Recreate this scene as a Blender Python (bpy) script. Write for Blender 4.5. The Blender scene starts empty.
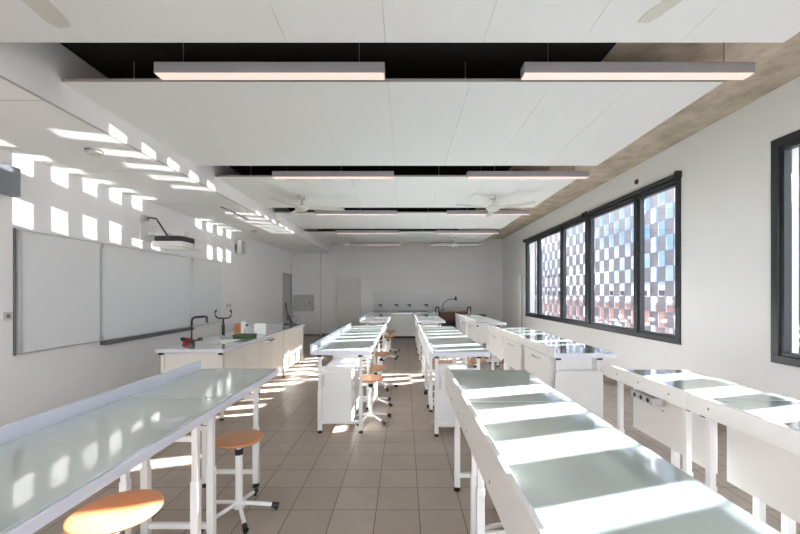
import bpy, bmesh, math, random
from mathutils import Vector, Matrix
random.seed(7)
S = bpy.context.scene
COL = S.collection
PI = math.pi

# ------------------------------------------------------------------ constants (metres; camera at x=0,y=0)
CAMZ = 1.52
XR, XL, YB, YF = 3.52, -3.92, 13.5, -3.5
ZSLAB, ZRAFT, ZSOF, XFAS = 3.45, 3.13, 2.923, -2.61
ZT = 0.91
SUN_AZ, SUN_TAN = 0.30, 0.42
HX = 1 / math.sqrt(1 + SUN_AZ ** 2)          # x share of the horizontal sun direction
XF = 4.70                                     # facade screen plane
CW, RH = 0.2075, 0.277                         # facade cell

# ------------------------------------------------------------------ materials
MATS = {}
def mat(name, col, rough=0.5, metal=0.0, spec=0.5, noise=0.0, nscale=6.0, bump=0.0, emit=None, estr=0.0, coat=0.0, detail=4.0):
    if name in MATS: return MATS[name]
    m = bpy.data.materials.new(name); m.use_nodes = True
    nt = m.node_tree; b = nt.nodes['Principled BSDF']
    b.inputs['Base Color'].default_value = (*col, 1)
    b.inputs['Roughness'].default_value = rough
    b.inputs['Metallic'].default_value = metal
    b.inputs['Specular IOR Level'].default_value = spec
    if coat: b.inputs['Coat Weight'].default_value = coat
    if emit:
        b.inputs['Emission Color'].default_value = (*emit, 1); b.inputs['Emission Strength'].default_value = estr
    if noise or bump:
        tc = nt.nodes.new('ShaderNodeTexCoord'); n = nt.nodes.new('ShaderNodeTexNoise')
        n.inputs['Scale'].default_value = nscale; n.inputs['Detail'].default_value = detail
        nt.links.new(tc.outputs['Object'], n.inputs['Vector'])
        if noise:
            mx = nt.nodes.new('ShaderNodeMix'); mx.data_type = 'RGBA'
            mx.inputs[6].default_value = (*[c * (1 - noise) for c in col], 1)
            mx.inputs[7].default_value = (*[min(1, c * (1 + noise)) for c in col], 1)
            nt.links.new(n.outputs['Fac'], mx.inputs[0]); nt.links.new(mx.outputs[2], b.inputs['Base Color'])
        if bump:
            bp = nt.nodes.new('ShaderNodeBump'); bp.inputs['Strength'].default_value = bump; bp.inputs['Distance'].default_value = 0.01
            nt.links.new(n.outputs['Fac'], bp.inputs['Height']); nt.links.new(bp.outputs['Normal'], b.inputs['Normal'])
    MATS[name] = m
    return m

M_WALL = mat('painted_plaster', (0.87, 0.87, 0.87), 0.8, noise=0.02, nscale=3, bump=0.04)
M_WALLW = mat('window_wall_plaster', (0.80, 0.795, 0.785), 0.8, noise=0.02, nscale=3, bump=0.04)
M_NOBOUNCE = mat('bounce_cut_dark', (0.06, 0.06, 0.065), 0.7)
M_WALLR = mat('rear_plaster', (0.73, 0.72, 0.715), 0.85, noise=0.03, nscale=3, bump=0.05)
M_RAFT = mat('acoustic_white', (0.78, 0.79, 0.80), 0.9, noise=0.015, nscale=40, bump=0.03)
M_SOF = mat('soffit_white', (0.86, 0.865, 0.865), 0.85, noise=0.015, nscale=10)
M_GAPSHADE = mat('plenum_shade_black', (0.006, 0.005, 0.005), 0.95)
M_EDGE = mat('raft_edge_grey', (0.35, 0.33, 0.31), 0.6)
M_WHITE = mat('white_steel', (0.80, 0.80, 0.79), 0.38, noise=0.01, nscale=20)
M_LAM = mat('white_laminate', (0.80, 0.795, 0.77), 0.42, noise=0.012, nscale=15)
M_CREAM = mat('cream_laminate', (0.79, 0.765, 0.70), 0.42, noise=0.012, nscale=15)
M_BAND = mat('pale_edge_band', (0.70, 0.71, 0.78), 0.3)
M_GLASS = mat('green_white_glass', (0.52, 0.60, 0.565), 0.12, spec=0.5, noise=0.01, nscale=2, coat=1.0)
M_GLASS.node_tree.nodes['Principled BSDF'].inputs['Coat Roughness'].default_value = 0.008
M_GLASS.node_tree.nodes['Principled BSDF'].inputs['Coat IOR'].default_value = 1.55
M_BLACK = mat('black_plastic', (0.012, 0.012, 0.013), 0.4)
M_WOOD = mat('beech_seat', (0.58, 0.255, 0.10), 0.35, noise=0.12, nscale=9, coat=0.3)
M_CHROME = mat('brushed_metal', (0.55, 0.56, 0.57), 0.3, metal=0.9)
M_ALU = mat('aluminium_frame', (0.62, 0.62, 0.62), 0.35, metal=0.6)
M_DALU = mat('dark_tray', (0.16, 0.16, 0.165), 0.4, metal=0.3)
M_BOARD = mat('whiteboard_face', (0.80, 0.81, 0.82), 0.22, noise=0.012, nscale=4)
M_FRAME = mat('anthracite_frame', (0.035, 0.041, 0.045), 0.4, metal=0.2)
M_LIGHT = mat('light_housing', (0.36, 0.36, 0.38), 0.4, metal=0.2)
M_DIFF = mat('light_diffuser', (0.25, 0.2, 0.18), 0.6, emit=(1.0, 0.72, 0.62), estr=0.38)
M_FAN = mat('fan_white', (0.60, 0.60, 0.55), 0.4)
M_SPK = mat('speaker_grey', (0.22, 0.235, 0.27), 0.6, noise=0.1, nscale=60)
M_GREY = mat('light_grey', (0.48, 0.48, 0.47), 0.6)
M_PANEL = mat('cream_panel', (0.60, 0.585, 0.54), 0.5)
M_RED = mat('red_cloth', (0.36, 0.012, 0.015), 0.7, noise=0.2, nscale=40)
M_ORWOOD = mat('orange_wood', (0.50, 0.17, 0.055), 0.45, noise=0.18, nscale=20)
M_GREEN = mat('green_box', (0.045, 0.085, 0.03), 0.6, noise=0.25, nscale=30)
M_BRWOOD = mat('brown_wood', (0.10, 0.038, 0.022), 0.45, noise=0.3, nscale=8)
M_DKWOOD = mat('dark_wood', (0.045, 0.028, 0.02), 0.5, noise=0.3, nscale=8)
M_SINK = mat('sink_ceramic', (0.75, 0.76, 0.75), 0.2)
M_PAPER = mat('paper', (0.84, 0.84, 0.83), 0.8)
M_BRASS = mat('brass_tap', (0.35, 0.27, 0.2), 0.35, metal=0.7)
M_REDDISH = mat('rusty_red', (0.16, 0.04, 0.03), 0.6)
M_BASE = mat('baseboard_tile', (0.27, 0.225, 0.18), 0.4)
M_DOORG = mat('door_grey', (0.42, 0.43, 0.46), 0.6)

def concrete():
    m = bpy.data.materials.new('raw_concrete'); m.use_nodes = True; nt = m.node_tree; b = nt.nodes['Principled BSDF']
    b.inputs['Roughness'].default_value = 0.9
    tc = nt.nodes.new('ShaderNodeTexCoord')
    n1 = nt.nodes.new('ShaderNodeTexNoise'); n1.inputs['Scale'].default_value = 3.2; n1.inputs['Detail'].default_value = 8; n1.inputs['Roughness'].default_value = 0.65
    cr = nt.nodes.new('ShaderNodeValToRGB')
    cr.color_ramp.elements[0].position = 0.3; cr.color_ramp.elements[0].color = (0.34, 0.28, 0.20, 1)
    cr.color_ramp.elements[1].position = 0.72; cr.color_ramp.elements[1].color = (0.64, 0.57, 0.48, 1)
    nt.links.new(tc.outputs['Object'], n1.inputs['Vector']); nt.links.new(n1.outputs['Fac'], cr.inputs['Fac'])
    nt.links.new(cr.outputs['Color'], b.inputs['Base Color'])
    bp = nt.nodes.new('ShaderNodeBump'); bp.inputs['Strength'].default_value = 0.15
    nt.links.new(n1.outputs['Fac'], bp.inputs['Height']); nt.links.new(bp.outputs['Normal'], b.inputs['Normal'])
    return m
M_CONC = concrete()

def tiles():
    m = bpy.data.materials.new('taupe_floor_tiles'); m.use_nodes = True; nt = m.node_tree; b = nt.nodes['Principled BSDF']
    tc = nt.nodes.new('ShaderNodeTexCoord'); mp = nt.nodes.new('ShaderNodeMapping')
    mp.inputs['Location'].default_value = (-0.105, -2.65, 0)
    br = nt.nodes.new('ShaderNodeTexBrick')
    br.offset = 0; br.squash = 1
    br.inputs['Scale'].default_value = 1
    br.inputs['Brick Width'].default_value = 0.30; br.inputs['Row Height'].default_value = 0.30
    br.inputs['Mortar Size'].default_value = 0.003; br.inputs['Mortar Smooth'].default_value = 0.1
    br.inputs['Color1'].default_value = (0.40, 0.335, 0.28, 1); br.inputs['Color2'].default_value = (0.37, 0.31, 0.258, 1)
    br.inputs['Mortar'].default_value = (0.10, 0.08, 0.065, 1)
    n = nt.nodes.new('ShaderNodeTexNoise'); n.inputs['Scale'].default_value = 5; n.inputs['Detail'].default_value = 6
    mx = nt.nodes.new('ShaderNodeMix'); mx.data_type = 'RGBA'; mx.blend_type = 'MULTIPLY'; mx.inputs[0].default_value = 0.35
    cr = nt.nodes.new('ShaderNodeValToRGB'); cr.color_ramp.elements[0].color = (0.72, 0.72, 0.72, 1); cr.color_ramp.elements[0].position = .3; cr.color_ramp.elements[1].position = .7
    nt.links.new(tc.outputs['Object'], mp.inputs['Vector']); nt.links.new(mp.outputs['Vector'], br.inputs['Vector'])
    nt.links.new(tc.outputs['Object'], n.inputs['Vector']); nt.links.new(n.outputs['Fac'], cr.inputs['Fac'])
    nt.links.new(br.outputs['Color'], mx.inputs[6]); nt.links.new(cr.outputs['Color'], mx.inputs[7])
    nt.links.new(mx.outputs[2], b.inputs['Base Color'])
    b.inputs['Roughness'].default_value = 0.42; b.inputs['Specular IOR Level'].default_value = 0.4
    bp = nt.nodes.new('ShaderNodeBump'); bp.inputs['Strength'].default_value = 0.3; bp.inputs['Distance'].default_value = 0.002; bp.invert = True
    nt.links.new(br.outputs['Fac'], bp.inputs['Height']); nt.links.new(bp.outputs['Normal'], b.inputs['Normal'])
    return m
M_TILE = tiles()

def window_glass():
    m = bpy.data.materials.new('window_glass'); m.use_nodes = True; nt = m.node_tree
    for n in list(nt.nodes): nt.nodes.remove(n)
    o = nt.nodes.new('ShaderNodeOutputMaterial'); mx = nt.nodes.new('ShaderNodeMixShader')
    t = nt.nodes.new('ShaderNodeBsdfTransparent'); g = nt.nodes.new('ShaderNodeBsdfGlossy'); g.inputs['Roughness'].default_value = 0.02
    t.inputs['Color'].default_value = (0.95, 0.97, 1.0, 1)
    mx.inputs[0].default_value = 0.05
    nt.links.new(t.outputs[0], mx.inputs[1]); nt.links.new(g.outputs[0], mx.inputs[2]); nt.links.new(mx.outputs[0], o.inputs[0])
    return m
M_PANE = window_glass()

def mesh_panel():
    m = bpy.data.materials.new('perforated_sheet'); m.use_nodes = True; nt = m.node_tree
    for n in list(nt.nodes): nt.nodes.remove(n)
    o = nt.nodes.new('ShaderNodeOutputMaterial')
    d = nt.nodes.new('ShaderNodeBsdfDiffuse'); d.inputs['Color'].default_value = (0.40, 0.40, 0.43, 1)
    tl = nt.nodes.new('ShaderNodeBsdfTranslucent'); tl.inputs['Color'].default_value = (0.018, 0.018, 0.021, 1)
    ad = nt.nodes.new('ShaderNodeAddShader')
    tr = nt.nodes.new('ShaderNodeBsdfTransparent'); tr.inputs['Color'].default_value = (1, 1, 1, 1)
    mx = nt.nodes.new('ShaderNodeMixShader'); mx.inputs[0].default_value = 0.10
    nt.links.new(d.outputs[0], ad.inputs[0]); nt.links.new(tl.outputs[0], ad.inputs[1])
    nt.links.new(ad.outputs[0], mx.inputs[1]); nt.links.new(tr.outputs[0], mx.inputs[2]); nt.links.new(mx.outputs[0], o.inputs[0])
    return m
M_MESH = mesh_panel()

# ------------------------------------------------------------------ mesh helpers
class MB:
    def __init__(self): self.bm = bmesh.new()
    def box(self, x0, x1, y0, y1, z0, z1, mtx=None):
        vs = [self.bm.verts.new(p) for p in ((x0,y0,z0),(x1,y0,z0),(x1,y1,z0),(x0,y1,z0),(x0,y0,z1),(x1,y0,z1),(x1,y1,z1),(x0,y1,z1))]
        if mtx: 
            for v in vs: v.co = mtx @ v.co
        for f in ((0,3,2,1),(4,5,6,7),(0,1,5,4),(1,2,6,5),(2,3,7,6),(3,0,4,7)): self.bm.faces.new([vs[i] for i in f])
        return self
    def lathe(self, prof, n=24, c=(0,0,0), axis='Z', mtx=None):
        rings = []
        def pt(r, a, h):
            p = Vector((r*math.cos(a), r*math.sin(a), h))
            if axis == 'X': p = Vector((h, p.x, p.y))
            if axis == 'Y': p = Vector((p.x, h, p.y))
            p += Vector(c)
            return mtx @ p if mtx else p
        for r, h in prof:
            if r < 1e-6: rings.append([self.bm.verts.new(pt(0,0,h))])
            else: rings.append([self.bm.verts.new(pt(r, 2*PI*i/n, h)) for i in range(n)])
        for a, b in zip(rings, rings[1:]):
            for i in range(n):
                j = (i+1) % n
                if len(a) == 1 and len(b) == 1: continue
                if len(a) == 1: self.bm.faces.new((a[0], b[i], b[j]))
                elif len(b) == 1: self.bm.faces.new((a[i], a[j], b[0]))
                else: self.bm.faces.new((a[i], a[j], b[j], b[i]))
        if len(rings[0]) > 1: self.bm.faces.new(rings[0])
        if len(rings[-1]) > 1: self.bm.faces.new(rings[-1])
        return self
    def cyl(self, r, z0, z1, c=(0,0,0), n=20, axis='Z'):
        return self.lathe([(r, z0), (r, z1)], n, c, axis)
    def tube(self, pts, r, n=10):
        pts = [Vector(p) for p in pts]; rings = []
        rs = r if isinstance(r, (list, tuple)) else [r]*len(pts)
        for i, p in enumerate(pts):
            d = (pts[min(i+1, len(pts)-1)] - pts[max(i-1, 0)]).normalized()
            u = d.cross(Vector((0,0,1)))
            if u.length < 1e-3: u = d.cross(Vector((0,1,0)))
            u.normalize(); w = d.cross(u)
            rings.append([self.bm.verts.new(p + rs[i]*(math.cos(2*PI*k/n)*u + math.sin(2*PI*k/n)*w)) for k in range(n)])
        for a, b in zip(rings, rings[1:]):
            for k in range(n): self.bm.faces.new((a[k], a[(k+1)%n], b[(k+1)%n], b[k]))
        self.bm.faces.new(rings[0]); self.bm.faces.new(rings[-1])
        return self
    def prism(self, poly, z0, z1, mtx=None):
        a = [self.bm.verts.new((x,y,z0)) for x,y in poly]; b = [self.bm.verts.new((x,y,z1)) for x,y in poly]
        if mtx:
            for v in a+b: v.co = mtx @ v.co
        n = len(poly)
        for i in range(n): self.bm.faces.new((a[i], a[(i+1)%n], b[(i+1)%n], b[i]))
        self.bm.faces.new(a[::-1]); self.bm.faces.new(b)
        return self
    def build(self, name, m, parent=None, bevel=0.0, smooth=True, loc=None):
        bmesh.ops.recalc_face_normals(self.bm, faces=self.bm.faces[:])
        me = bpy.data.meshes.new(name); self.bm.to_mesh(me); self.bm.free()
        o = bpy.data.objects.new(name, me); COL.objects.link(o)
        me.materials.append(m)
        if smooth:
            for p in me.polygons: p.use_smooth = True
            try: me.set_sharp_from_angle(angle=math.radians(35))
            except Exception: pass
        if bevel:
            md = o.modifiers.new('bevel', 'BEVEL'); md.width = bevel; md.segments = 2; md.limit_method = 'ANGLE'
        if parent: o.parent = parent
        if loc: o.location = loc
        return o

def tag(o, label=None, cat=None, group=None, kind=None):
    if label: o['label'] = label
    if cat: o['category'] = cat
    if group: o['group'] = group
    if kind: o['kind'] = kind
    return o
def empty(name, loc=(0,0,0), rz=0):
    o = bpy.data.objects.new(name, None); COL.objects.link(o); o.location = loc; o.rotation_euler.z = rz; o.empty_display_size = .1
    return o
def struct(o): o['kind'] = 'structure'; return o
def copy_tree(o, parent=None):
    c = o.copy(); COL.objects.link(c)
    if parent: c.parent = parent
    for ch in list(o.children): copy_tree(ch, c)
    return c

# ------------------------------------------------------------------ room shell
struct(MB().box(XL-.25, XR+.25, YF-.2, YB+.25, -.2, 0).build('floor', M_TILE, smooth=False))
struct(MB().box(XL-.25, XR+.25, YF-.2, YB+.25, ZSLAB, ZSLAB+.25).build('ceiling', M_CONC, smooth=False))
struct(MB().box(XFAS+.02, 1.6, YF, 11.95, ZSLAB-.05, ZSLAB-.002).build('plenum_shade_sheet', M_GAPSHADE, smooth=False))  # black sheet under the concrete, painting in the shade of the ceiling gaps
lw = MB()
D0, D1, DZ = 12.25, 13.12, 2.13
lw.box(XL-.25, XL, YF-.2, D0, 0, ZSLAB).box(XL-.25, XL, D1, YB+.25, 0, ZSLAB).box(XL-.25, XL, D0, D1, DZ, ZSLAB)
struct(lw.build('wall_left', M_WALL, smooth=False))
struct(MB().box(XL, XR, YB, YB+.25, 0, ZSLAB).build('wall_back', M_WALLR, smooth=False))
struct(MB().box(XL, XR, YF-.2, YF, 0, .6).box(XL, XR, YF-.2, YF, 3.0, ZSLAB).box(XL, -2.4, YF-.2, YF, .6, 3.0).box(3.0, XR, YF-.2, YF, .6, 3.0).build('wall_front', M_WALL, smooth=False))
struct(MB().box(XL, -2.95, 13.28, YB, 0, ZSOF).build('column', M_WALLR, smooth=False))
WIN = [(4.80, 10.90, .86, 3.04), (-3.0, 3.61, .86, 2.97)]
rw = MB(); W = .25
rw.box(XR, XR+W, YF-.2, WIN[1][0], 0, ZSLAB).box(XR, XR+W, WIN[1][1], WIN[0][0], 0, ZSLAB).box(XR, XR+W, WIN[0][1], YB+.25, 0, ZSLAB)
for y0, y1, z0, z1 in WIN: rw.box(XR, XR+W, y0, y1, 0, z0).box(XR, XR+W, y0, y1, z1, ZSLAB)
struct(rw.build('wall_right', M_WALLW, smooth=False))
cl = MB()
cl.box(XR+W+.001, XR+W+.03, YF-.2, WIN[1][0], 0, ZSLAB).box(XR+W+.001, XR+W+.03, WIN[1][1], WIN[0][0], 0, ZSLAB).box(XR+W+.001, XR+W+.03, WIN[0][1], YB+.25, 0, ZSLAB)
for y0, y1, z0, z1 in WIN: cl.box(XR+W+.001, XR+W+.03, y0, y1, 0, z0).box(XR+W+.001, XR+W+.03, y0, y1, z1, ZSLAB)
struct(cl.build('bounce_cut_skin', M_NOBOUNCE, smooth=False))  # unseen dark outer skin, added to keep sun bounce off the screen
for nm, b in (('baseboard_right', (XR-.012, XR, YF, YB, 0, .08)), ('baseboard_left', (XL, XL+.012, YF, D0-.06, 0, .08)), ('baseboard_back', (-2.94, XR-.012, YB-.012, YB, 0, .08)), ('baseboard_column', (XL+.012, -2.94, 13.268, 13.28, 0, .08))):
    struct(MB().box(*b).build(nm, M_BASE, smooth=False))
# bulkhead on the left
bk = MB().box(XL, XFAS, YF, YB-.35, ZSOF, ZSLAB)
struct(bk.build('bulkhead', M_SOF, smooth=False))
# thin joints across the soffit boards and the shadow bead on its edge
jt = MB()
for k in range(9): jt.box(XL, XFAS-.02, 1.15+k*1.6, 1.155+k*1.6, ZSOF-.0015, ZSOF+.001)
jt.box(XFAS-.004, XFAS+.006, YF, YB-.35, ZSOF-.008, ZSOF+.004)
struct(jt.build('trim_2', M_GREY, smooth=False))
# door in the left wall near the back
dr = struct(empty('door_1', (XL, D0, 0)))
MB().box(-.2, .02, -.05, .0, 0, DZ+.05).box(-.2, .02, D1-D0, D1-D0+.05, 0, DZ+.05).box(-.2, .02, -.05, D1-D0+.05, DZ, DZ+.05).build('frame', M_DOORG, dr, .003)
MB().box(-.05, -.01, .01, D1-D0-.01, 0.005, DZ-.005).build('leaf', M_GREY, dr, .003)
MB().tube([(-.012,.1,1.03),(.04,.1,1.03),(.04,.22,1.03)], .01).build('handle', M_CHROME, dr)

# ceiling rafts (acoustic panels, one run of boards per bay)
BAYS = [(.05, 2.43), (2.88, 4.78), (5.23, 7.13), (7.58, 9.48), (9.93, 11.95), (-2.3, -.4)]
XRE = 2.44
for k, (y0, y1) in enumerate(BAYS):
    r = MB(); xs = [XFAS+.004]; x = -.12 - .63*3
    while x < XRE - .05:
        xs.append(x); x += .63
    xs.append(XRE)
    for a, b in zip(xs, xs[1:]): r.box(a+.0012, b-.0012, y0, y1, ZRAFT, ZRAFT+.02)
    o = r.build('ceiling_raft', M_RAFT, smooth=False)
    struct(o)
    e = MB().box(XFAS+.004, XRE, y0-.006, y0-.0005, ZRAFT-.002, ZRAFT+.020).build('edge_profile', M_EDGE, o, smooth=False)
    w_ = MB()
    for xx in (-2.2, -.9, .5, 1.3, 2.1):
        for yy in (y0+.2, y1-.2): w_.cyl(.004, ZRAFT+.02, ZSLAB-.003, (xx, yy, 0), 6)
    w_.build('hanger', M_CHROME, o)

# ------------------------------------------------------------------ windows
def window(n, y0, y1, z0, z1, mull, wide):
    root = struct(empty('window_%d' % n, (XR, y0, z0)))
    f = MB(); L = y1-y0; H = z1-z0; x0, x1 = -.02, .09; t = .075
    f.box(x0, x1, 0, L, 0, t).box(x0, x1, 0, L, H-t, H).box(x0, x1, 0, t, t, H-t).box(x0, x1, L-t, L, t, H-t)
    for m_, wd in zip(mull, wide): f.box(x0, x1, m_-y0-wd/2, m_-y0+wd/2, t, H-t)
    f.build('frame', M_FRAME, root, .004)
    edges = [y0+t] + [v for m_, wd in zip(mull, wide) for v in (m_-wd/2, m_+wd/2)] + [y1-t]
    for a, b in zip(edges[::2], edges[1::2]):
        a -= y0; b -= y0
        s = MB(); q = .035
        s.box(.0, .075, a, b, t, t+q).box(.0, .075, a, b, H-t-q*1.3, H-t).box(.0, .075, a, a+q, t+q, H-t-q*1.3).box(.0, .075, b-q, b, t+q, H-t-q*1.3)
        sash = s.build('sash', M_FRAME, root, .003)
        MB().box(.035, .041, a+q, b-q, t+q, H-t-q*1.3).build('pane', M_PANE, sash, smooth=False)
        hd = MB(); hd.box(-.025, 0, a+.005, a+.028, .50, .62); hd.tube([(-.03, a+.016, .6), (-.045, a+.016, .6), (-.045, a+.016, .48)], .009, 8)
        hd.build('handle', M_ALU, sash)
    # outer reveal sill
    MB().box(.10, W+.04, 0, L, -.02, .012).build('sill', M_FRAME, root, .002)
    return root
window(1, *WIN[0], [5.72, 7.24, 8.44, 9.92], [.085, .16, .085, .085])
window(2, *WIN[1], [2.1, .4, -1.3], [.085, .16, .085])
w3 = struct(empty('window_3', (-2.4, YF, .6)))  # made-up window behind the camera, added to let in fill light
f3 = MB(); f3.box(0, 5.4, -.1, .02, 0, .07).box(0, 5.4, -.1, .02, 2.33, 2.4)
for x in (0, 1.75, 3.55, 5.33): f3.box(x, x+.07, -.1, .02, .07, 2.33)
f3.build('frame', M_FRAME, w3, .004)
for a, b in ((.07, 1.75), (1.82, 3.55), (3.62, 5.33)): MB().box(a, b, -.05, -.044, .07, 2.33).build('pane', M_PANE, w3, smooth=False)
# blind head rails
for (y0, y1, zz), lab in (((4.78, 7.22, 3.04), 'dark blind rail above the nearer half of the long window'), ((7.3, 10.95, 3.04), 'dark blind rail above the farther half of the long window')):
    b = tag(empty('window_blind', (XR-.045, y0, zz)), lab, 'blind', 'rolled up blinds over the window')
    MB().box(-.03, .0425, 0, .05, -.055, .03).build('end_bracket', M_BLACK, b, .004); MB().box(-.03, .0425, y1-y0-.05, y1-y0, -.055, .03).build('end_bracket', M_BLACK, b, .004)
    MB().cyl(.024, .05, y1-y0-.05, (0, 0, -.012), 16, 'Y').build('roller', M_FRAME, b)
    MB().box(-.004, .042, .05, y1-y0-.05, .014, .024).build('head_rail', M_ALU, b, .002)

# ------------------------------------------------------------------ facade screen outside
fs = tag(empty('facade_screen', (XF, 5, 0)), 'checkerboard sun screen of grey perforated sheets outside the windows', 'sun screen')
ZC0 = 2.562; YC0 = 1.44 + (XF-.36)*SUN_AZ - CW/2      # lower edge / near edge of an OPEN reference cell
pb = MB()
def is_open(i, j): return (i + j) % 2 == 0
rows = range(-11, 6); cols = range(-30, 66)
for j in rows:
    for i in cols:
        if not is_open(i, j):
            y = YC0 + i*CW - 5; z = ZC0 + j*RH
            pb.box(-.008, .008, y-.013, y+CW+.013, z+.001, z+RH-.001)
pb.build('perforated_sheet', M_MESH, fs, smooth=False)
rl = MB()
for j in range(rows[0], rows[-1]+2, 2): 
    z = ZC0 + j*RH
    rl.box(.01, .022, YC0+cols[0]*CW-5, YC0+(cols[-1]+1)*CW-5, z-.006, z+.006)
rl.build('support_rail', M_ALU, fs, smooth=False)
pst = MB()
for i in range(cols[0], cols[-1], 13):
    y = YC0 + i*CW - 5; pst.box(.03, .07, y-.02, y+.02, -3.6, ZC0+(rows[-1]+1)*RH)
pst.build('upright', M_ALU, fs, smooth=False)

# ------------------------------------------------------------------ exterior
M_PLAZA = mat('plaza_pavers', (0.16, 0.115, 0.095), 0.8, noise=0.15, nscale=0.6)
M_BRICK = mat('pink_render', (0.62, 0.36, 0.28), 0.8, noise=0.12, nscale=0.8)
M_PALE = mat('pale_block', (0.62, 0.64, 0.68), 0.7, noise=0.05, nscale=0.5)
M_WDARK = mat('dark_window', (0.02, 0.024, 0.03), 0.2)
struct(MB().box(-60, 120, -60, 160, -3.8, -3.6).build('ground', M_PLAZA, smooth=False))
b1 = tag(empty('building', (22, 40, -3.6)), 'low pinkish brick building across the yard behind the sun screen', 'building')
MB().box(0, 5, -26, 40, 0, 4.1).build('wall', M_BRICK, b1, smooth=False)
MB().box(-.3, 5.3, -26.3, 40.3, 4.1, 4.35).build('parapet', M_PALE, b1, smooth=False)
for k in range(14):
    MB().box(-.06, .02, -24+k*4.5, -22.2+k*4.5, 1.0, 2.3).build('window', M_PALE, b1, smooth=False)
b2 = tag(empty('building', (36, 62, -3.6)), 'pale office block with rows of dark windows beyond the pinkish building', 'building')
MB().box(0, 10, -26, 22, 0, 6.2).build('wall', M_PALE, b2, smooth=False)
MB().box(0, 10, 22, 52, 0, 10.5).build('tower', M_PALE, b2, smooth=False)
for k in range(10): MB().box(-.06, .02, -24+k*4.5, -21.5+k*4.5, 4.7, 5.5).build('window', M_WDARK, b2, smooth=False)
for k in range(7):
    for q in range(3): MB().box(-.06, .02, 24+k*3.8, 26.2+k*3.8, 4.4+q*2.0, 5.6+q*2.0).build('window', M_WDARK, b2, smooth=False)

# ------------------------------------------------------------------ lab tables
def make_table(kind, L):
    t = empty('lab_table')
    h = L/2 - .001
    MB().box(-.31, .31, -h, h, .858, .9005).build('tabletop', M_BAND, t, .003)
    MB().box(-.288, .302, -h+.005, h-.005, .9005, .910).build('glass_sheet', M_GLASS, t, .0015)
    if kind in ('L', 'CL', 'CLC'): z0, z1 = .862, .972
    elif kind in ('CR', 'CRC'): z0, z1 = .75, .945
    else: z0, z1 = .855, .955
    up = MB().box(-.329, -.3105, -h, h, z0, z1).build('upstand', M_LAM if kind not in ('L','CL','CLC') else M_BAND, t, .002)
    if kind not in ('L','CL','CLC'):
        for yy in (-L/2+.15, L/2-.15, .02): MB().cyl(.006, -.3305, -.329, (0, yy, z0+.05), 10, 'X').build('screw', M_DALU, up)
    lx = (-.245, .20) if kind[0] != 'R' else (-.265, .16)
    if kind == 'L': lx = (-.23, .165)
    for x in lx:
        for sy in (-1, 1):
            y = sy*(L/2-.085)
            lg = MB().box(x-.0165, x+.0165, y-.0165, y+.0165, .42, .858).box(x-.021, x+.021, y-.021, y+.021, .03, .47).build('leg', M_WHITE, t, .002)
            MB().lathe([(.0, 0), (.026, 0), (.026, .012), (.012, .02), (.012, .03)], 14, (x, y, 0)).build('foot', M_BLACK, lg)
            MB().box(x-.024, x+.024, y+sy*.017, y+sy*.047, .832, .8575).build('joint_cap', M_BLACK, lg, .003)
    for sy in (-1, 1):
        y = sy*(L/2-.085)
        MB().box(lx[0]+.0215, lx[1]-.0215, y-.014, y+.014, .10, .13).build('cross_rail', M_WHITE, t, .002)
        if kind != 'RF': MB().box(lx[0]+.0172, lx[1]-.0172, y-.012, y+.012, .69, .72).build('cross_rail', M_WHITE, t, .002)
    if kind in ('CLC', 'CRC'):
        D = .86 if kind == 'CLC' else .40
        y0, y1 = -L/2+.11, -L/2+.11+D
        cb = MB().box(-.222, .095, y0, y1, .09, .675).build('cupboard', M_LAM, t, .002)
        MB().box(-.222, .095, y0-.02, y0-.001, .11, .655).build('door', M_GREY if False else M_WHITE, cb, .002)
        MB().box(-.212, -.200, y0-.032, y0-.0205, .50, .63).build('handle', M_CHROME, cb, .002)
        MB().box(-.222, .105, y0-.02, y1, .676, .69).build('shelf', M_LAM, cb, .001)
    if kind == 'RF':
        pn = MB().box(-.14, -.122, -h+.04, h-.04, .47, .857).build('modesty_panel', M_LAM, t, .002)
        s = MB(); s.cyl(.007, -.142, -.1405, (0, .05, .70), 10, 'X'); s.build('screw', M_DALU, pn)
    if kind in ('RS', 'RE'):
        pn = MB().box(-.329, -.3105, -h+.09, h-.09, .47, .852).build('cupboard_front', M_LAM, t, .002)
        hb = MB(); hb.tube([(-.330, -.10, .79), (-.352, -.10, .79), (-.352, .10, .79), (-.330, .10, .79)], .008, 8)
        hb.build('handle', M_CHROME, pn)
        MB().box(-.309, .12, -h+.13, h-.13, .48, .856).build('cupboard_box', M_LAM, t, .002)
    if kind == 'RE':
        y = -L/2+.04
        MB().box(-.30, .19, y, y+.018, .06, .70).build('end_panel', M_LAM, t, .002)
        MB().box(-.286, .181, y-.008, y+.016, .701, .72).build('end_rail', M_WHITE, t, .002)
    return t

protos = {}
def place_table(kind, x, y, L, label, group):
    key = (kind, L)
    if key not in protos:
        protos[key] = make_table(kind, L); o = protos[key]
    else: o = copy_tree(protos[key])
    o.location = (x, y + L/2, 0)
    return tag(o, label, 'table', group)
G = 'glass topped lab tables standing end to end'
TABLES = []   # x0 centre, y start for the sun bounce
def row(kinds, x, y0, labels, group, lens=(1.0, 1.0, 1.0)):
    y = y0
    for kd, lb, ln in zip(kinds, labels, lens):
        o = place_table(kd, x, y, ln, lb, group)
        TABLES.append((x, y, y + ln, o)); y += ln
row(['L', 'L'], -1.33, .80, ['left foreground glass lab table, cut by the left and bottom picture edges',
                            'glass lab table by the whiteboard wall ending at the teacher bench, stool under its end'], 'left front lab tables', (1.40, .86))
row(['CR', 'CR'], .655, .72, ['large foreground lab table right of the aisle with broad sunlit glass stripes',
                             'lab table right of the aisle, at the far end of the large sunlit foreground table'], 'centre front lab tables', (1.40, .88))
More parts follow.
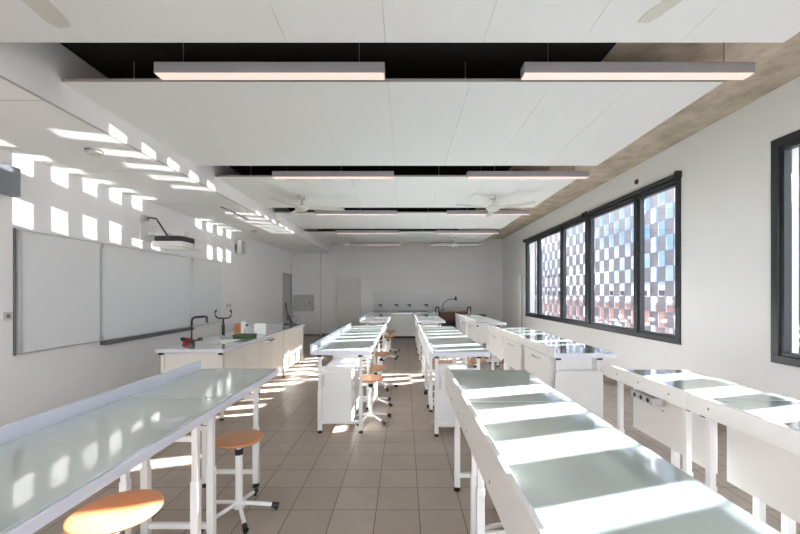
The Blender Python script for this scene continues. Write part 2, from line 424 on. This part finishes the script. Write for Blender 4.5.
row(['RF', 'RF'], 1.94, .75, ['lab table cut by right picture edge below the second window, plain hanging panel',
                             'lab table below the window pier with a socket box under its apron'], 'right front lab tables', (1.40, .86))
row(['CLC', 'CL', 'CL'], -.67, 4.03, ['left aisle lab table with white cupboard at its near end facing the camera',
                                    'middle table of the nearer left aisle run, stool tucked beside it',
                                    'last table of the nearer left aisle run, before the gap in the row'], 'nearer left aisle lab tables')
row(['CRC', 'CR', 'CR'], .59, 3.93, ['right aisle lab table with white end cupboard just beyond the foreground table',
                                   'middle table of the nearer right aisle run with stool feet below',
                                   'last table of the nearer right aisle run, before the gap in the row'], 'nearer right aisle lab tables')
row(['RE', 'RS', 'RS'], 1.85, 3.83, ['window row lab table with full white end panel facing the camera',
                                   'middle table of the window row with a bar handle on its front',
                                   'last table of the nearer window row, below the middle window mullion'], 'nearer window row lab tables')
row(['CL', 'CL', 'CL'], -.66, 8.36, ['first table of the far left aisle run, just beyond the gap',
                                   'middle table of the far left aisle run',
                                   'last left aisle table, nearest the rear sink counter'], 'far left aisle lab tables')
row(['CR', 'CR', 'CR'], .60, 8.30, ['first table of the far right aisle run, just beyond the gap',
                                  'middle table of the far right aisle run',
                                  'last right aisle table, in front of the rear sink counter end'], 'far right aisle lab tables')
row(['RS', 'RS', 'RS'], 1.78, 7.72, ['first table of the far window row with open shelf and stools below',
                                   'middle table of the far window row',
                                   'last window row table, in front of the brown wooden case'], 'far window row lab tables')
# socket box on the second table of the right front row
tb = TABLES[5][3]
sk = tag(MB().box(-.235, -.155, .02, .26, .745, .795).build('socket_box', M_ALU, tb, .003), 'grey metal socket box')
MB().box(-.156, -.1415, .04, .24, .755, .785).build('mounting_plate', M_ALU, sk)
for k in range(3): MB().cyl(.016, -.2375, -.2352, (0, .065+.075*k, .77), 14, 'X').build('socket', M_BLACK, sk)

# ------------------------------------------------------------------ stools
def make_stool():
    t = empty('stool')
    st = MB().lathe([(0, -.004), (.13, -.004), (.152, .004), (.160, .014), (.158, .020), (.145, .025), (.08, .022), (0, .020)], 40).build('seat', M_WOOD, t)
    c = MB().lathe([(.024, .05), (.024, .40), (.018, .405), (.018, .47)], 20).build('column', M_WHITE, t)
    cl = MB().lathe([(.027, .395), (.027, .43), (.02, .432)], 20).build('collar', M_BLACK, c)
    MB().lathe([(.09, -.018), (.095, -.0045), (.0, -.0042)], 20).build('seat_plate', M_BLACK, st)
    MB().lathe([(.0, .05), (.04, .05), (.042, .085), (.03, .1), (.0, .1)], 20).build('hub', M_WHITE, t)
    for k in range(5):
        a = 2*PI*k/5 + .25; d = Vector((math.cos(a), math.sin(a), 0))
        lg = MB().tube([d*.03 + Vector((0,0,.075)), d*.15 + Vector((0,0,.052)), d*.225 + Vector((0,0,.034))], .0135, 10).build('leg', M_WHITE, t)
        MB().tube([d*.212 + Vector((0,0,.036)), d*.225+Vector((0,0,.032)), d*.262 + Vector((0,0,.026))], [.017, .0185, .0185], 12).build('foot_cap', M_BLACK, lg)
        MB().tube([d*.245 + Vector((0,0,.02)), d*.245], .012, 8).build('glide', M_BLACK, lg)
    return t
stool0 = None
def stool(x, y, zs, rz, label, group):
    global stool0
    if stool0 is None: stool0 = make_stool(); o = stool0
    else: o = copy_tree(stool0)
    o.location = (x, y, 0); o.rotation_euler.z = rz
    for ch in o.children:
        n = ch.name.split('.')[0]
        if n == 'seat': ch.location.z = zs-.025
        if n == 'column': ch.scale.z = (zs-.04)/.47
    return tag(o, label, 'stool', group)
stool(-1.14, 1.50, .665, .3, 'round wooden stool cut by bottom picture edge, larger seat in left foreground', 'stools at the left front tables')
stool(-1.135, 2.60, .53, .0, 'wooden seat stool with white star base fully visible beside left front table', 'stools at the left front tables')
stool(-.40, 4.52, .515, .2, 'nearest wooden stool of the left aisle row, beside the white cupboard', 'stools along the aisle')
stool(-.39, 5.17, .51, .5, 'second wooden stool of the left aisle row, seat just behind the nearest', 'stools along the aisle')
stool(-.365, 6.05, .56, -.1, 'third wooden stool of the left aisle row', 'stools along the aisle')
stool(-.37, 8.75, .53, .3, 'wooden stool at first table of the far left aisle run', 'stools along the aisle')
stool(-.36, 9.75, .55, .1, 'farthest wooden stool of the left aisle, before the rear sinks', 'stools along the aisle')
stool(.56, 5.03, .50, .55, 'stool under right aisle table, nearer of two with feet poking out', 'stools under the right aisle tables')
stool(.56, 5.62, .50, .2, 'stool under right aisle table, farther of two with feet poking out', 'stools under the right aisle tables')
stool(1.09, 5.75, .50, .6, 'wooden stool between right aisle table and window row', 'stools under the right aisle tables')
stool(.72, 2.38, .50, .35, 'stool under foreground right table with only white feet showing', 'stools under the right aisle tables')
stool(1.93, 9.42, .51, .3, 'wooden stool under the far window row table', 'stools at the far window row')
stool(1.98, 8.30, .50, .1, 'stool at near end of the far window row, its feet on the floor', 'stools at the far window row')

# ------------------------------------------------------------------ ceiling lights and fans
def make_light():
    t = empty('ceiling_light')
    h = .80
    b = MB().box(-h, h, -.045, .045, 0.004, .078).build('housing', M_LIGHT, t, .002)
    MB().box(-h+.004, h-.004, -.042, .042, 0, .0055).build('diffuser', M_DIFF, t)
    w_ = MB()
    for x in (-.62, .62): w_.cyl(.003, .078, .40, (x, 0, 0), 6)
    w_.build('hanger', M_DALU, t)
    return t
lt = None
LY = [2.665, 5.01, 7.36, 9.70, 12.05]
rown = ['front', 'second', 'third', 'fourth', 'rearmost']
for k, y in enumerate(LY):
    for x, sd in ((-.935, 'left'), (1.635, 'right')):
        if lt is None: lt = make_light(); o = lt
        else: o = copy_tree(lt)
        o.location = (x, y, 3.045)
        tag(o, 'long slim ceiling light in the %s gap of the ceiling, over the %s aisle tables' % (rown[k], sd), 'ceiling light', 'linear ceiling lights')

def make_fan():
    t = empty('ceiling_fan')
    MB().lathe([(.0, 0), (.055, 0), (.058, -.055), (.05, -.062), (0, -.062)], 24).build('mount', M_FAN, t)
    MB().cyl(.012, -.16, -.06).build('rod', M_FAN, t)
    MB().lathe([(0, -.15), (.05, -.155), (.105, -.18), (.115, -.205), (.10, -.235), (.055, -.262), (0, -.268)], 28).build('motor', M_FAN, t)
    for k in range(3):
        mtx = Matrix.Rotation(2*PI*k/3, 4, 'Z') @ Matrix.Translation((0, 0, -.21)) @ Matrix.Rotation(math.radians(-9), 4, 'X')
        MB().prism([(.09, -.035), (.16, -.062), (.64, -.052), (.695, -.035), (.70, .03), (.64, .055), (.16, .055), (.09, .035)], -.004, .004, mtx).build('blade', M_FAN, t, .002)
    return t
fan0 = None
for x, y, a, lab in ((-1.69, 1.30, 98, 'white ceiling fan at top left corner, only blade tip in view'),
                     (1.47, 1.30, 110, 'white ceiling fan at top right corner, only blade tip in view'),
                     (-1.69, 6.25, 6, 'white three blade ceiling fan beside the bulkhead in the middle of the room'),
                     (1.47, 6.25, -36, 'white three blade ceiling fan near the windows in the middle of the room'),
                     (-1.70, 11.1, 10, 'small looking far ceiling fan near the rear wall, bulkhead side'),
                     (1.48, 11.1, -10, 'small looking far ceiling fan near the rear wall, window side')):
    if fan0 is None: fan0 = make_fan(); o = fan0
    else: o = copy_tree(fan0)
    o.location = (x, y, ZRAFT); o.rotation_euler.z = math.radians(a)
    tag(o, lab, 'ceiling fan', 'white ceiling fans')

# soffit fittings
def Yl(px): return -XL*378/(404-px)
d = tag(empty('smoke_detector', (-3.05, 3.72, ZSOF)), 'round white detector on the soffit above the whiteboard', 'smoke detector')
MB().lathe([(0, 0), (.075, 0), (.075, -.012), (0, -.012)], 28).build('base', M_DALU, d)
MB().lathe([(.0, -.012), (.065, -.012), (.068, -.03), (.05, -.045), (0, -.048)], 28).build('cover', M_FAN, d)
d2 = tag(empty('smoke_detector', (-3.35, 8.45, ZSOF)), 'small round detector on the soffit beyond the slot vent', 'smoke detector')
MB().lathe([(0, 0), (.07, 0), (.07, -.02), (.05, -.035), (0, -.036)], 24).build('cover', M_GREY, d2)
sv = tag(empty('slot_vent', (-2.96, 6.65, ZSOF)), 'narrow slot vent in the soffit beside the fascia', 'vent')
MB().box(-.035, .035, -.55, .55, -.008, 0).build('frame', M_GREY, sv, .002)
MB().box(-.018, .018, -.53, .53, -.0095, -.0082).build('slot', M_BLACK, sv)

# ------------------------------------------------------------------ whiteboard on the left wall
wb = tag(empty('whiteboard', (XL, 3.81, .90)), 'wide three leaf whiteboard on the left wall with a pen rail', 'whiteboard')
ys = [0, 1.03, 3.12, 4.19]; zb, zt = 0, 1.265
for k in range(3):
    a, b = ys[k], ys[k+1]; off = .035 if k != 1 else .02
    MB().box(.005, off, a+.012, b-.012, zb+.012, zt-.012).build('writing_panel', M_BOARD, wb, .001)
    f = MB()
    wv = .028 if k != 2 else .018
    f.box(.004, off+.012, a+.001, a+wv, zb, zt).box(.004, off+.012, b-wv, b-.001, zb, zt)
    f.box(.004, off+.008, a+wv, b-wv, zb, zb+.014).box(.004, off+.008, a+wv, b-wv, zt-.014, zt)
    f.build('frame', M_ALU, wb, .002)
hg = MB()
for y in (ys[1], ys[2]):
    for z in (.02, zt-.06): hg.box(.03, .06, y-.02, y+.02, z, z+.05)
hg.build('hinge', M_GREY, wb, .003)
MB().box(.0, .09, ys[1]+.03, ys[2]-.02, -.05, -.004).build('pen_tray', M_DALU, wb, .004)
lb = MB().box(0, .015, -.022, -.001, -.01, zt+.01).build('side_rail', M_DALU, wb, .002)

# speakers, projector, sockets
def speaker(y, z, lab, w=.2, h=.29):
    t = tag(empty('wall_speaker', (XL, y, z)), lab, 'speaker', 'wall speakers beside the whiteboard')
    MB().box(.0, .06, -.05, .05, .08, h-.08).build('bracket', M_BLACK, t, .003)
    MB().box(.06, .16, -w/2, w/2, 0, h).build('cabinet', M_FAN if y > 5 else M_SPK, t, .006)
    MB().box(.1602, .166, -w/2+.012, w/2-.012, .012, h-.012).build('grille', M_SPK if y < 5 else M_GREY, t, .003)
speaker(3.57, 2.46, 'dark grey wall speaker left of whiteboard at the picture edge', .28, .28)
speaker(8.85, 2.42, 'wall speaker right of the projector with pale side', .24, .32)
bpy.context.view_layer.update()
pj = tag(empty('projector', (XL, 5.55, 2.30)), 'short throw projector on a white wall arm above the whiteboard', 'projector')
MB().box(0, .025, .05, .40, .0, .27).build('wall_plate', M_WHITE, pj, .004)
MB().box(.025, .58, .20, .27, .10, .145).box(.42, .60, .16, .31, .056, .16).build('arm', M_WHITE, pj, .006)
bd = MB(); bd.prism([(.24, .02), (.30, -.06), (.64, -.06), (.70, .02), (.70, .42), (.64, .47), (.30, .47), (.24, .42)], -.02, .055)
body = bd.build('body', M_BLACK, pj, .014)
MB().box(.25, .69, -.05, .46, -.10, -.0205).build('underside', M_LAM, body, .01)
MB().box(.706, .73, .24, .46, -.10, .045).build('end_cover', M_LAM, body, .006)
MB().tube([(.02, .12, .33), (.12, .12, .35), (.22, .1, .33), (.26, .12, .25), (.34, .2, .06)], .012, 8).build('cable', M_BLACK, pj)
MB().box(0, .07, .06, .16, .30, .38).build('junction_box', M_GREY, pj, .004)
def socket(name, loc, dims, lab, axis, cat):
    t = tag(empty(name, loc), lab, cat)
    if axis > 0: MB().box(0, .01, -dims[0]/2, dims[0]/2, -dims[1]/2, dims[1]/2).build('plate', M_FAN, t, .003); MB().cyl(.02, .0102, .012, (0, 0, 0), 16, 'X').build('insert', M_DALU if name == 'wall_socket' else M_LAM, t)
    else: MB().box(-.01, 0, -dims[0]/2, dims[0]/2, -dims[1]/2, dims[1]/2).build('plate', M_FAN, t, .003); MB().cyl(.02, -.012, -.0102, (0, 0, 0), 16, 'X').build('insert', M_DALU, t)
socket('wall_socket', (XL, 3.735, 1.29), (.085, .085), 'white wall socket left of the whiteboard edge', 1, 'socket')
socket('wall_switch', (XL, 8.45, 1.24), (.24, .085), 'white switch plate on left wall beyond the whiteboard', 1, 'switch')
socket('wall_socket', (XR, 6.25, .22), (.16, .085), 'white wall socket low on the window wall beside the window row', -1, 'socket')
ws = tag(empty('wall_sensor', (XR, 5.71, 3.20)), 'small round reddish fitting on the wall above the long window', 'sensor')
MB().lathe([(0, 0), (.04, 0), (.036, -.02), (0, -.024)], 18, mtx=Matrix.Rotation(PI/2, 4, 'Y')).build('cap', M_REDDISH, ws)

# ------------------------------------------------------------------ teacher bench
HB = .86
tb = tag(empty('teacher_bench', (-2.53, 6.28, 0)), 'long cream teacher bench with sink and cupboards in front of the whiteboard', 'bench')
hx, hy = .40, 1.83
top = MB()
sx0, sx1, sy0, sy1 = -.10, .22, -1.38, -.90
for b in ((-hx, hx, -hy, sy0), (-hx, hx, sy1, hy), (-hx, sx0, sy0, sy1), (sx1, hx, sy0, sy1)): top.box(*b, HB-.045, HB-.008)
top.build('worktop', M_BAND, tb, .002)
gl = MB()
for b in ((-hx+.01, hx-.01, -hy+.01, sy0), (-hx+.01, hx-.01, sy1, hy-.01), (-hx+.01, sx0, sy0, sy1), (sx1, hx-.01, sy0, sy1)): gl.box(*b, HB-.008, HB)
gl.build('glass_sheet', M_GLASS, tb)
sk = MB(); t_ = .008
sk.box(sx0+.001, sx1-.001, sy0+.001, sy1-.001, HB-.2, HB-.19).box(sx0+.001, sx0+t_, sy0+.001, sy1-.001, HB-.19, HB+.002).box(sx1-t_, sx1-.001, sy0+.001, sy1-.001, HB-.19, HB+.002).box(sx0+t_, sx1-t_, sy0+.001, sy0+t_, HB-.19, HB+.002).box(sx0+t_, sx1-t_, sy1-t_, sy1-.001, HB-.19, HB+.002)
sk.build('sink', M_SINK, tb)
tp = MB(); cx, cy = -.16, -1.49
tp.tube([(cx, cy, HB), (cx, cy, HB+.30), (cx+.008, cy+.005, HB+.335), (cx+.035, cy+.02, HB+.352), (cx+.15, cy+.04, HB+.36), (cx+.17, cy+.04, HB+.355), (cx+.173, cy+.04, HB+.28)], [.014]*6+[.016], 12)
tp.lathe([(0, 0), (.035, 0), (.035, .02), (.02, .05), (0, .06)], 18, (cx, cy, HB))
tp.tube([(cx-.10, cy, HB+.075), (cx, cy, HB+.04), (cx+.10, cy, HB+.075)], .012, 8)
tp.cyl(.024, -.13, -.09, (cx, cy, HB+.075), 12, 'X').cyl(.024, .09, .13, (cx, cy, HB+.075), 12, 'X')
tag(tp.build('tap', M_BLACK, tb), 'black swan neck tap')
for y0, y1 in ((-1.70, -.62), (-.60, .52), (.58, 1.78)):
    cb = MB().box(-.33, .345, y0, y1, .12, HB-.046).build('cupboard', M_CREAM, tb, .002)
    ym = (y0+y1)/2
    for a, b in ((y0, ym-.002), (ym+.002, y1)):
        dd = MB().box(.346, .364, a+.003, b-.003, .125, HB-.06).build('door', M_CREAM, cb, .002)
hb = MB().tube([(.365, -.36, .755), (.40, -.36, .755), (.40, -.06, .755), (.365, -.06, .755)], .016, 8).build('bar_handle', M_CHROME, tb)
for y in (-1.765, -.61, .55, 1.80):
    for x in (-.35, .355):
        lg = MB().box(x-.018, x+.018, y-.018, y+.018, .03, HB-.045).build('leg', M_CREAM, tb, .002)
        MB().lathe([(0, 0), (.026, 0), (.026, .012), (.012, .02), (.012, .03)], 14, (x, y, 0)).build('foot', M_BLACK, lg)
        if y < -1.7: MB().box(x-.024, x+.024, y-.046, y-.019, HB-.075, HB-.0455).build('joint_cap', M_BLACK, lg, .003)
MB().box(-.331, .336, -1.775, -1.755, .55, .58).build('cross_rail', M_CREAM, tb, .002)
MB().box(-.331, .336, -1.752, -1.738, .14, .80).build('end_panel', M_CREAM, tb, .002)

bx0, by0 = -2.53, 6.28
def on(x, y): return (bx0+x, by0+y, HB)
o = MB(); random.seed(3)
o.lathe([(0, 0), (.06, 0), (.075, .02), (.07, .045), (.04, .06), (0, .062)], 16)
rc = o.build('cloth', M_RED, loc=on(-.33, -1.27)); rc.scale = (1.0, .8, 1.0)
for v in rc.data.vertices: v.co += Vector((random.uniform(-.012, .012), random.uniform(-.012, .012), random.uniform(-.004, .012) if v.co.z > .01 else 0))
tag(rc, 'crumpled red cloth on the teacher bench behind the black tap', 'cloth')
st = tag(empty('eye_wash', on(-.18, -.61), .2), 'black double armed eye wash stand on the teacher bench', 'eye wash')
MB().lathe([(0, 0), (.04, 0), (.04, .012), (.02, .025), (0, .025)], 18).build('base', M_CHROME, st)
MB().lathe([(.012, .025), (.022, .04), (.024, .17), (.015, .2), (.011, .28)], 14).build('handle', M_BLACK, st)
MB().tube([(-.095, 0, .41), (-.115, 0, .37), (-.11, 0, .32), (-.08, 0, .285), (0, 0, .28), (.08, 0, .285), (.11, 0, .32), (.115, 0, .37), (.095, 0, .41)], .012, 10).build('arm', M_BLACK, st)
MB().tube([(-.03, 0, .03), (-.045, 0, .1), (-.03, 0, .2), (0, 0, .28)], .006, 8).build('hose', M_CHROME, st)
wbx = tag(empty('wooden_box', on(-.33, .34), .38), 'orange brown wooden block lying behind the green box', 'wooden box')
MB().prism([(-.11, 0), (.11, .0), (.12, .09), (.08, .135), (-.10, .12)], -.05, .05, Matrix.Translation((0,0,.0)) @ Matrix.Rotation(PI/2, 4, 'X')).build('block', M_ORWOOD, wbx, .006)
MB().cyl(.012, -.056, -.0505, (-.05, 0, .055), 12, 'Y').build('hole', M_BLACK, wbx)
gb = tag(empty('box', on(.19, -.70), -.05), 'dark green box lying flat on the teacher bench', 'box')
MB().box(-.15, .13, -.09, .09, 0, .035).build('tray', M_GREEN, gb, .004); MB().box(-.152, .132, -.092, .092, .036, .052).build('lid', M_GREEN, gb, .004)
bt = tag(empty('bottle', on(.09, -.42)), 'small clear bottle with dark cap behind the green box', 'bottle')
MB().lathe([(0, 0), (.034, 0), (.036, .01), (.036, .10), (.016, .13), (.014, .15), (0, .15)], 20).build('body', M_FAN, bt)
MB().lathe([(.0, .15), (.017, .15), (.017, .175), (0, .178)], 16).build('cap', M_BLACK, bt)
pp = tag(MB().box(-.085, .085, -.012, .012, 0, .18).build('paper_stack', M_PAPER, loc=on(.27, -.34), bevel=.002), 'white upright papers standing on the teacher bench right of the bottle', 'papers')
pp.rotation_euler = (math.radians(-8), 0, .3); pp.location.z += .0
p2 = tag(MB().prism([(-.09, -.10), (.05, -.10), (-.02, .10), (-.09, .10)], 0, .02, Matrix.Rotation(PI/2, 4, 'X')).build('paper_tent', M_PAPER, loc=(bx0-.03, by0-.12, HB+.10)), 'white pointed paper standing behind the orange brown block', 'paper')
mt = tag(empty('mouse', on(-.12, .82)), 'small black mouse on the bench left of the monitor', 'mouse')
MB().lathe([(0, 0), (.05, 0), (.05, .018), (.03, .034), (0, .038)], 16).build('body', M_BLACK, mt)
kb = tag(MB().box(-.12, .10, -.30, .12, 0, .012).build('drawing_board', M_PAPER, loc=on(-.2, 1.28), bevel=.002), 'flat pale sheet lying on the bench before the monitor', 'sheet')
mo = tag(empty('monitor', on(.16, 1.66), .28), 'black computer monitor seen edge on at far end of teacher bench', 'monitor')
MB().prism([(-.14, -.10), (.12, -.10), (.12, .10), (-.14, .10)], 0, .012).build('base', M_BLACK, mo, .003)
MB().prism([(-.02, .012), (.05, .012), (-.04, .20), (-.075, .20)], -.03, .03, Matrix.Rotation(PI/2, 4, 'X')).build('stand', M_BLACK, mo, .003)
scr = MB().box(-.015, .015, -.24, .24, 0, .36).build('screen', M_BLACK, mo, .004); scr.location = (-.06, 0, .10); scr.rotation_euler.y = math.radians(-8)
MB().tube([(.06, .05, .012), (.16, .05, .14), (.1, .05, .16), (-.03, .05, .16)], .005, 6).build('cable', M_BLACK, mo)

# ------------------------------------------------------------------ rear of the room
def X(px, y): return (px-404)/378*y
su = tag(empty('sink_counter', (0.0, 12.95, 0)), 'long white sink counter with splashback along the rear wall', 'counter')
x0, x1 = X(371, 12.9), X(437, 12.9)
cb = MB().box(x0, x1, -.22, .50, .06, .82).build('cabinet', M_LAM, su, .003)
n = 4; wd = (x1-x0)/n
MB().box(x0-.01, x1+.01, -.28, .535, .821, .86).build('worktop', M_CHROME, su, .003)
MB().box(x0+.05, x1-.05, .515, .549, .92, 1.53).build('splashback', mat('splash_grey', (.50, .50, .48), .3), su, .002)
MB().box(x0+.02, x1-.02, .44, .53, .861, .92).build('pipe_ledge', M_GREY, su, .003)
for k in range(n): 
    MB().box(x0+k*wd+.004, x0+(k+1)*wd-.004, -.24, -.221, .07, .78).build('door', M_LAM, su, .002)
for k in range(3):
    bc = x0 + wd*(.6+k*1.4)
    MB().box(bc-.22, bc+.22, -.2, .25, .8605, .866).build('sink', M_DALU, su, .002)
for px in (380, 396, 409, 426):
    x = X(px, 13.3)
    tpb = MB(); tpb.tube([(x, .512, 1.08), (x, .40, 1.08), (x+.05, .33, 1.12), (x+.05, .27, 1.11), (x+.05, .26, 1.04)], .018, 8)
    tpb.cyl(.028, .45, .514, (x, 0, 1.08), 10, 'Y').box(x-.07, x+.07, .42, .44, 1.10, 1.125)
    tpb.build('tap', M_BLACK, su)
# tall flat panels
p1 = tag(empty('tall_panel', (X(349, 13.4), 13.44, 0)), 'tall flat cream panel standing against rear wall beside the sinks', 'panel', None)
MB().box(-.41, .41, -.04, .0, .10, 2.06).build('face', M_PANEL, p1, .004); MB().box(-.38, .38, .0, .055, .08, 2.0).build('backing', M_GREY, p1); MB().box(-.35, -.28, -.03, .04, 0, .10).box(.28, .35, -.03, .04, 0, .10).build('foot', M_GREY, p1)
p2 = tag(empty('tall_panel', (XR-.005, 11.62, 0)), 'tall flat cream panel on the window wall beyond the long window', 'panel', None)
MB().box(-.10, -.06, -.46, .46, .10, 2.05).build('face', M_LAM, p2, .004); MB().box(-.06, .0, -.42, .42, .08, 2.0).build('backing', M_GREY, p2); MB().box(-.09, -.02, -.40, -.33, 0, .10).box(-.09, -.02, .33, .40, 0, .10).build('foot', M_GREY, p2)
# wall cabinet on the column
wc = tag(empty('wall_cabinet', (-3.50, 13.28, .90)), 'small grey wall cabinet with one door on the rear left column', 'cabinet')
MB().box(-.33, .33, -.20, -.001, 0, .56).build('body', M_GREY, wc, .004)
dd = MB().box(-.24, .32, -.222, -.201, .01, .55).build('door', M_GREY, wc, .003)
MB().box(.22, .245, -.232, -.2225, .24, .32).build('lock', M_BLACK, dd, .002)
# bench with wooden case, right rear
YC = 12.55
bn = tag(empty('side_table', (X(462, YC), YC+.25, 0)), 'dark wooden side table against the rear wall right of the sinks', 'side table')
MB().box(-.72, .86, -.28, .35, .58, .63).build('top', M_DKWOOD, bn, .004)
MB().box(-.68, .82, -.25, .30, .30, .34).build('shelf', M_GREY, bn, .003)
for x in (-.68, .80):
    for y in (-.25, .30): MB().box(x-.03, x+.03, y-.03, y+.03, 0, .58).build('leg', M_DKWOOD, bn, .003)
MB().box(-.70, .84, .31, .33, .05, .579).build('back_panel', M_DKWOOD, bn)
cs = tag(empty('wooden_case', (X(454, YC), YC+.20, .63)), 'reddish brown wooden case with black hoop handles on the side table', 'case')
MB().box(-.48, .46, -.18, .18, 0, .26).build('body', M_BRWOOD, cs, .006)
MB().box(-.49, .47, -.19, .19, .261, .31).build('lid', mat('faded_lid', (.30, .22, .16), .6), cs, .006)
MB().box(-.30, .30, -.10, .14, .311, .375).build('box', M_GREY, cs, .01)
for x in (-.55, .52):
    MB().tube([(x-.05, -.1, .0), (x-.055, -.1, .36), (x-.03, -.1, .42), (x+.03, -.1, .42), (x+.055, -.1, .36), (x+.05, -.1, .0)], .022, 8).build('hoop_handle', M_BLACK, cs)
dl = tag(empty('desk_lamp', (X(444, YC)-.02, YC+.28, .94)), 'black gooseneck lamp curving over the wooden case', 'lamp')
MB().lathe([(0, 0), (.05, 0), (.05, .015), (0, .02)], 16).build('base', M_BLACK, dl)
MB().tube([(0, 0, .02), (.01, 0, .14), (.05, 0, .25), (.14, 0, .33), (.28, 0, .37), (.42, 0, .385)], .012, 8).build('neck', M_BLACK, dl)
MB().lathe([(0, .12), (.02, .12), (.025, .06), (.055, -.03), (.05, -.03), (0, .02)], 16, (.45, 0, .36)).build('shade', M_BLACK, dl)
bxx = tag(empty('box', (X(483, YC), YC+.22, .63)), 'small dark brown box at right end of the side table', 'box')
MB().box(-.12, .12, -.1, .1, 0, .14).build('body', M_DKWOOD, bxx, .004); MB().box(-.125, .125, -.105, .105, .141, .17).build('lid', M_BRWOOD, bxx, .004)
bx2 = tag(empty('paper_stack', (X(475.5, YC), YC+.22, .63)), 'low pale stack between the wooden case and the small brown box', 'papers')
MB().box(-.10, .10, -.1, .1, 0, .12).build('sheets', M_GREY, bx2, .004)

# ------------------------------------------------------------------ light
sun_dir = Vector((1, SUN_AZ, SUN_TAN/HX)).normalized()     # towards the sun
sl = bpy.data.lights.new('sun', 'SUN'); sl.energy = 36; sl.angle = math.radians(.6); sl.color = (1.0, .97, .93)
so = bpy.data.objects.new('sun', sl); COL.objects.link(so); so.rotation_euler = sun_dir.to_track_quat('Z', 'Y').to_euler()

# sunlight mirrored off the glass tops: a narrow beam from every sunlit stripe of glass
def in_window(y, z, x=XR):
    return any(a+.08 < y < b-.08 and c+.05 < z < d_-.08 for a, b, c, d_ in WIN)
beam = Vector((-1, -SUN_AZ, SUN_TAN/HX)).normalized()
side = beam.cross(Vector((0, 0, 1))).normalized()
for x, y0, y1, ob in TABLES:
    zc = ZT + (XF-x)*SUN_TAN/HX
    j = math.floor((zc-ZC0)/RH)
    for i in cols:
        if not is_open(i, j): continue
        yc = YC0 + (i+.5)*CW - (XF-x)*SUN_AZ
        if not (y0 <= yc < y1): continue
        if not in_window(yc + (XR-x)*SUN_AZ, ZT + (XR-x)*SUN_TAN/HX): continue
        ln = .64 if x > 1.2 else .60; hgt = ln/HX*SUN_TAN
        la = bpy.data.lights.new('glass_glint', 'AREA'); la.shape = 'RECTANGLE'
        la.size = CW*HX; la.size_y = hgt*math.cos(math.atan(SUN_TAN))
        la.spread = math.radians(.4); la.energy = 0.13; la.color = (1.0, .985, .96)
        lo = bpy.data.objects.new('glass_glint', la); COL.objects.link(lo)
        lo.location = Vector((x, yc, ZT)) + beam*(.36/HX/math.cos(math.atan(SUN_TAN)))
        zax = -beam; xax = side; yax = zax.cross(xax)
        lo.rotation_euler = Matrix((xax, yax, zax)).transposed().to_euler()

w = bpy.data.worlds.new('sky'); S.world = w; w.use_nodes = True; nt = w.node_tree
bg = nt.nodes['Background']; bg.inputs['Strength'].default_value = 0.66
tc = nt.nodes.new('ShaderNodeTexCoord')
nz = nt.nodes.new('ShaderNodeTexNoise'); nz.inputs['Scale'].default_value = 3.0; nz.inputs['Detail'].default_value = 8
mpv = nt.nodes.new('ShaderNodeMapping'); mpv.inputs['Scale'].default_value = (1, 1, 2.2)
cr = nt.nodes.new('ShaderNodeValToRGB')
cr.color_ramp.elements[0].position = .42; cr.color_ramp.elements[0].color = (.30, .52, .95, 1)
cr.color_ramp.elements[1].position = .62; cr.color_ramp.elements[1].color = (.95, .97, 1.0, 1)
nt.links.new(tc.outputs['Generated'], mpv.inputs['Vector']); nt.links.new(mpv.outputs[0], nz.inputs['Vector'])
nt.links.new(nz.outputs['Fac'], cr.inputs['Fac']); # sky behind the camera brightened as added fill, side towards the sun clear
sp = nt.nodes.new('ShaderNodeSeparateXYZ'); mr = nt.nodes.new('ShaderNodeMapRange')
mr.inputs['From Min'].default_value = -.15; mr.inputs['From Max'].default_value = -.75; mr.inputs['To Min'].default_value = 0.0; mr.inputs['To Max'].default_value = 1.0
mxs = nt.nodes.new('ShaderNodeMix'); mxs.data_type = 'RGBA'; mxs.inputs[7].default_value = (5.2, 5.25, 5.3, 1)
nt.links.new(tc.outputs['Generated'], sp.inputs[0]); nt.links.new(sp.outputs['Y'], mr.inputs['Value']); nt.links.new(mr.outputs[0], mxs.inputs[0])
nt.links.new(cr.outputs['Color'], mxs.inputs[6]); nt.links.new(mxs.outputs[2], bg.inputs['Color'])

# ------------------------------------------------------------------ camera
cam = bpy.data.cameras.new('camera'); co = bpy.data.objects.new('camera', cam); COL.objects.link(co)
co.location = (0, 0, CAMZ); co.rotation_euler = (PI/2, 0, 0)
cam.sensor_width = 36; cam.lens = 378/800*36; cam.shift_x = -4/800; cam.shift_y = 26/800
cam.clip_start = .02; cam.clip_end = 500
S.camera = co
vs = S.view_settings; vs.view_transform = 'Standard'; vs.look = 'None'; vs.exposure = 1.32; vs.gamma = 1; vs.use_curve_mapping = False
S.cycles.max_bounces = 16; S.cycles.diffuse_bounces = 10; S.cycles.glossy_bounces = 5; S.cycles.transparent_max_bounces = 16
S.cycles.caustics_reflective = False; S.cycles.caustics_refractive = False
S.cycles.sample_clamp_indirect = 6
S.cycles.use_denoising = True
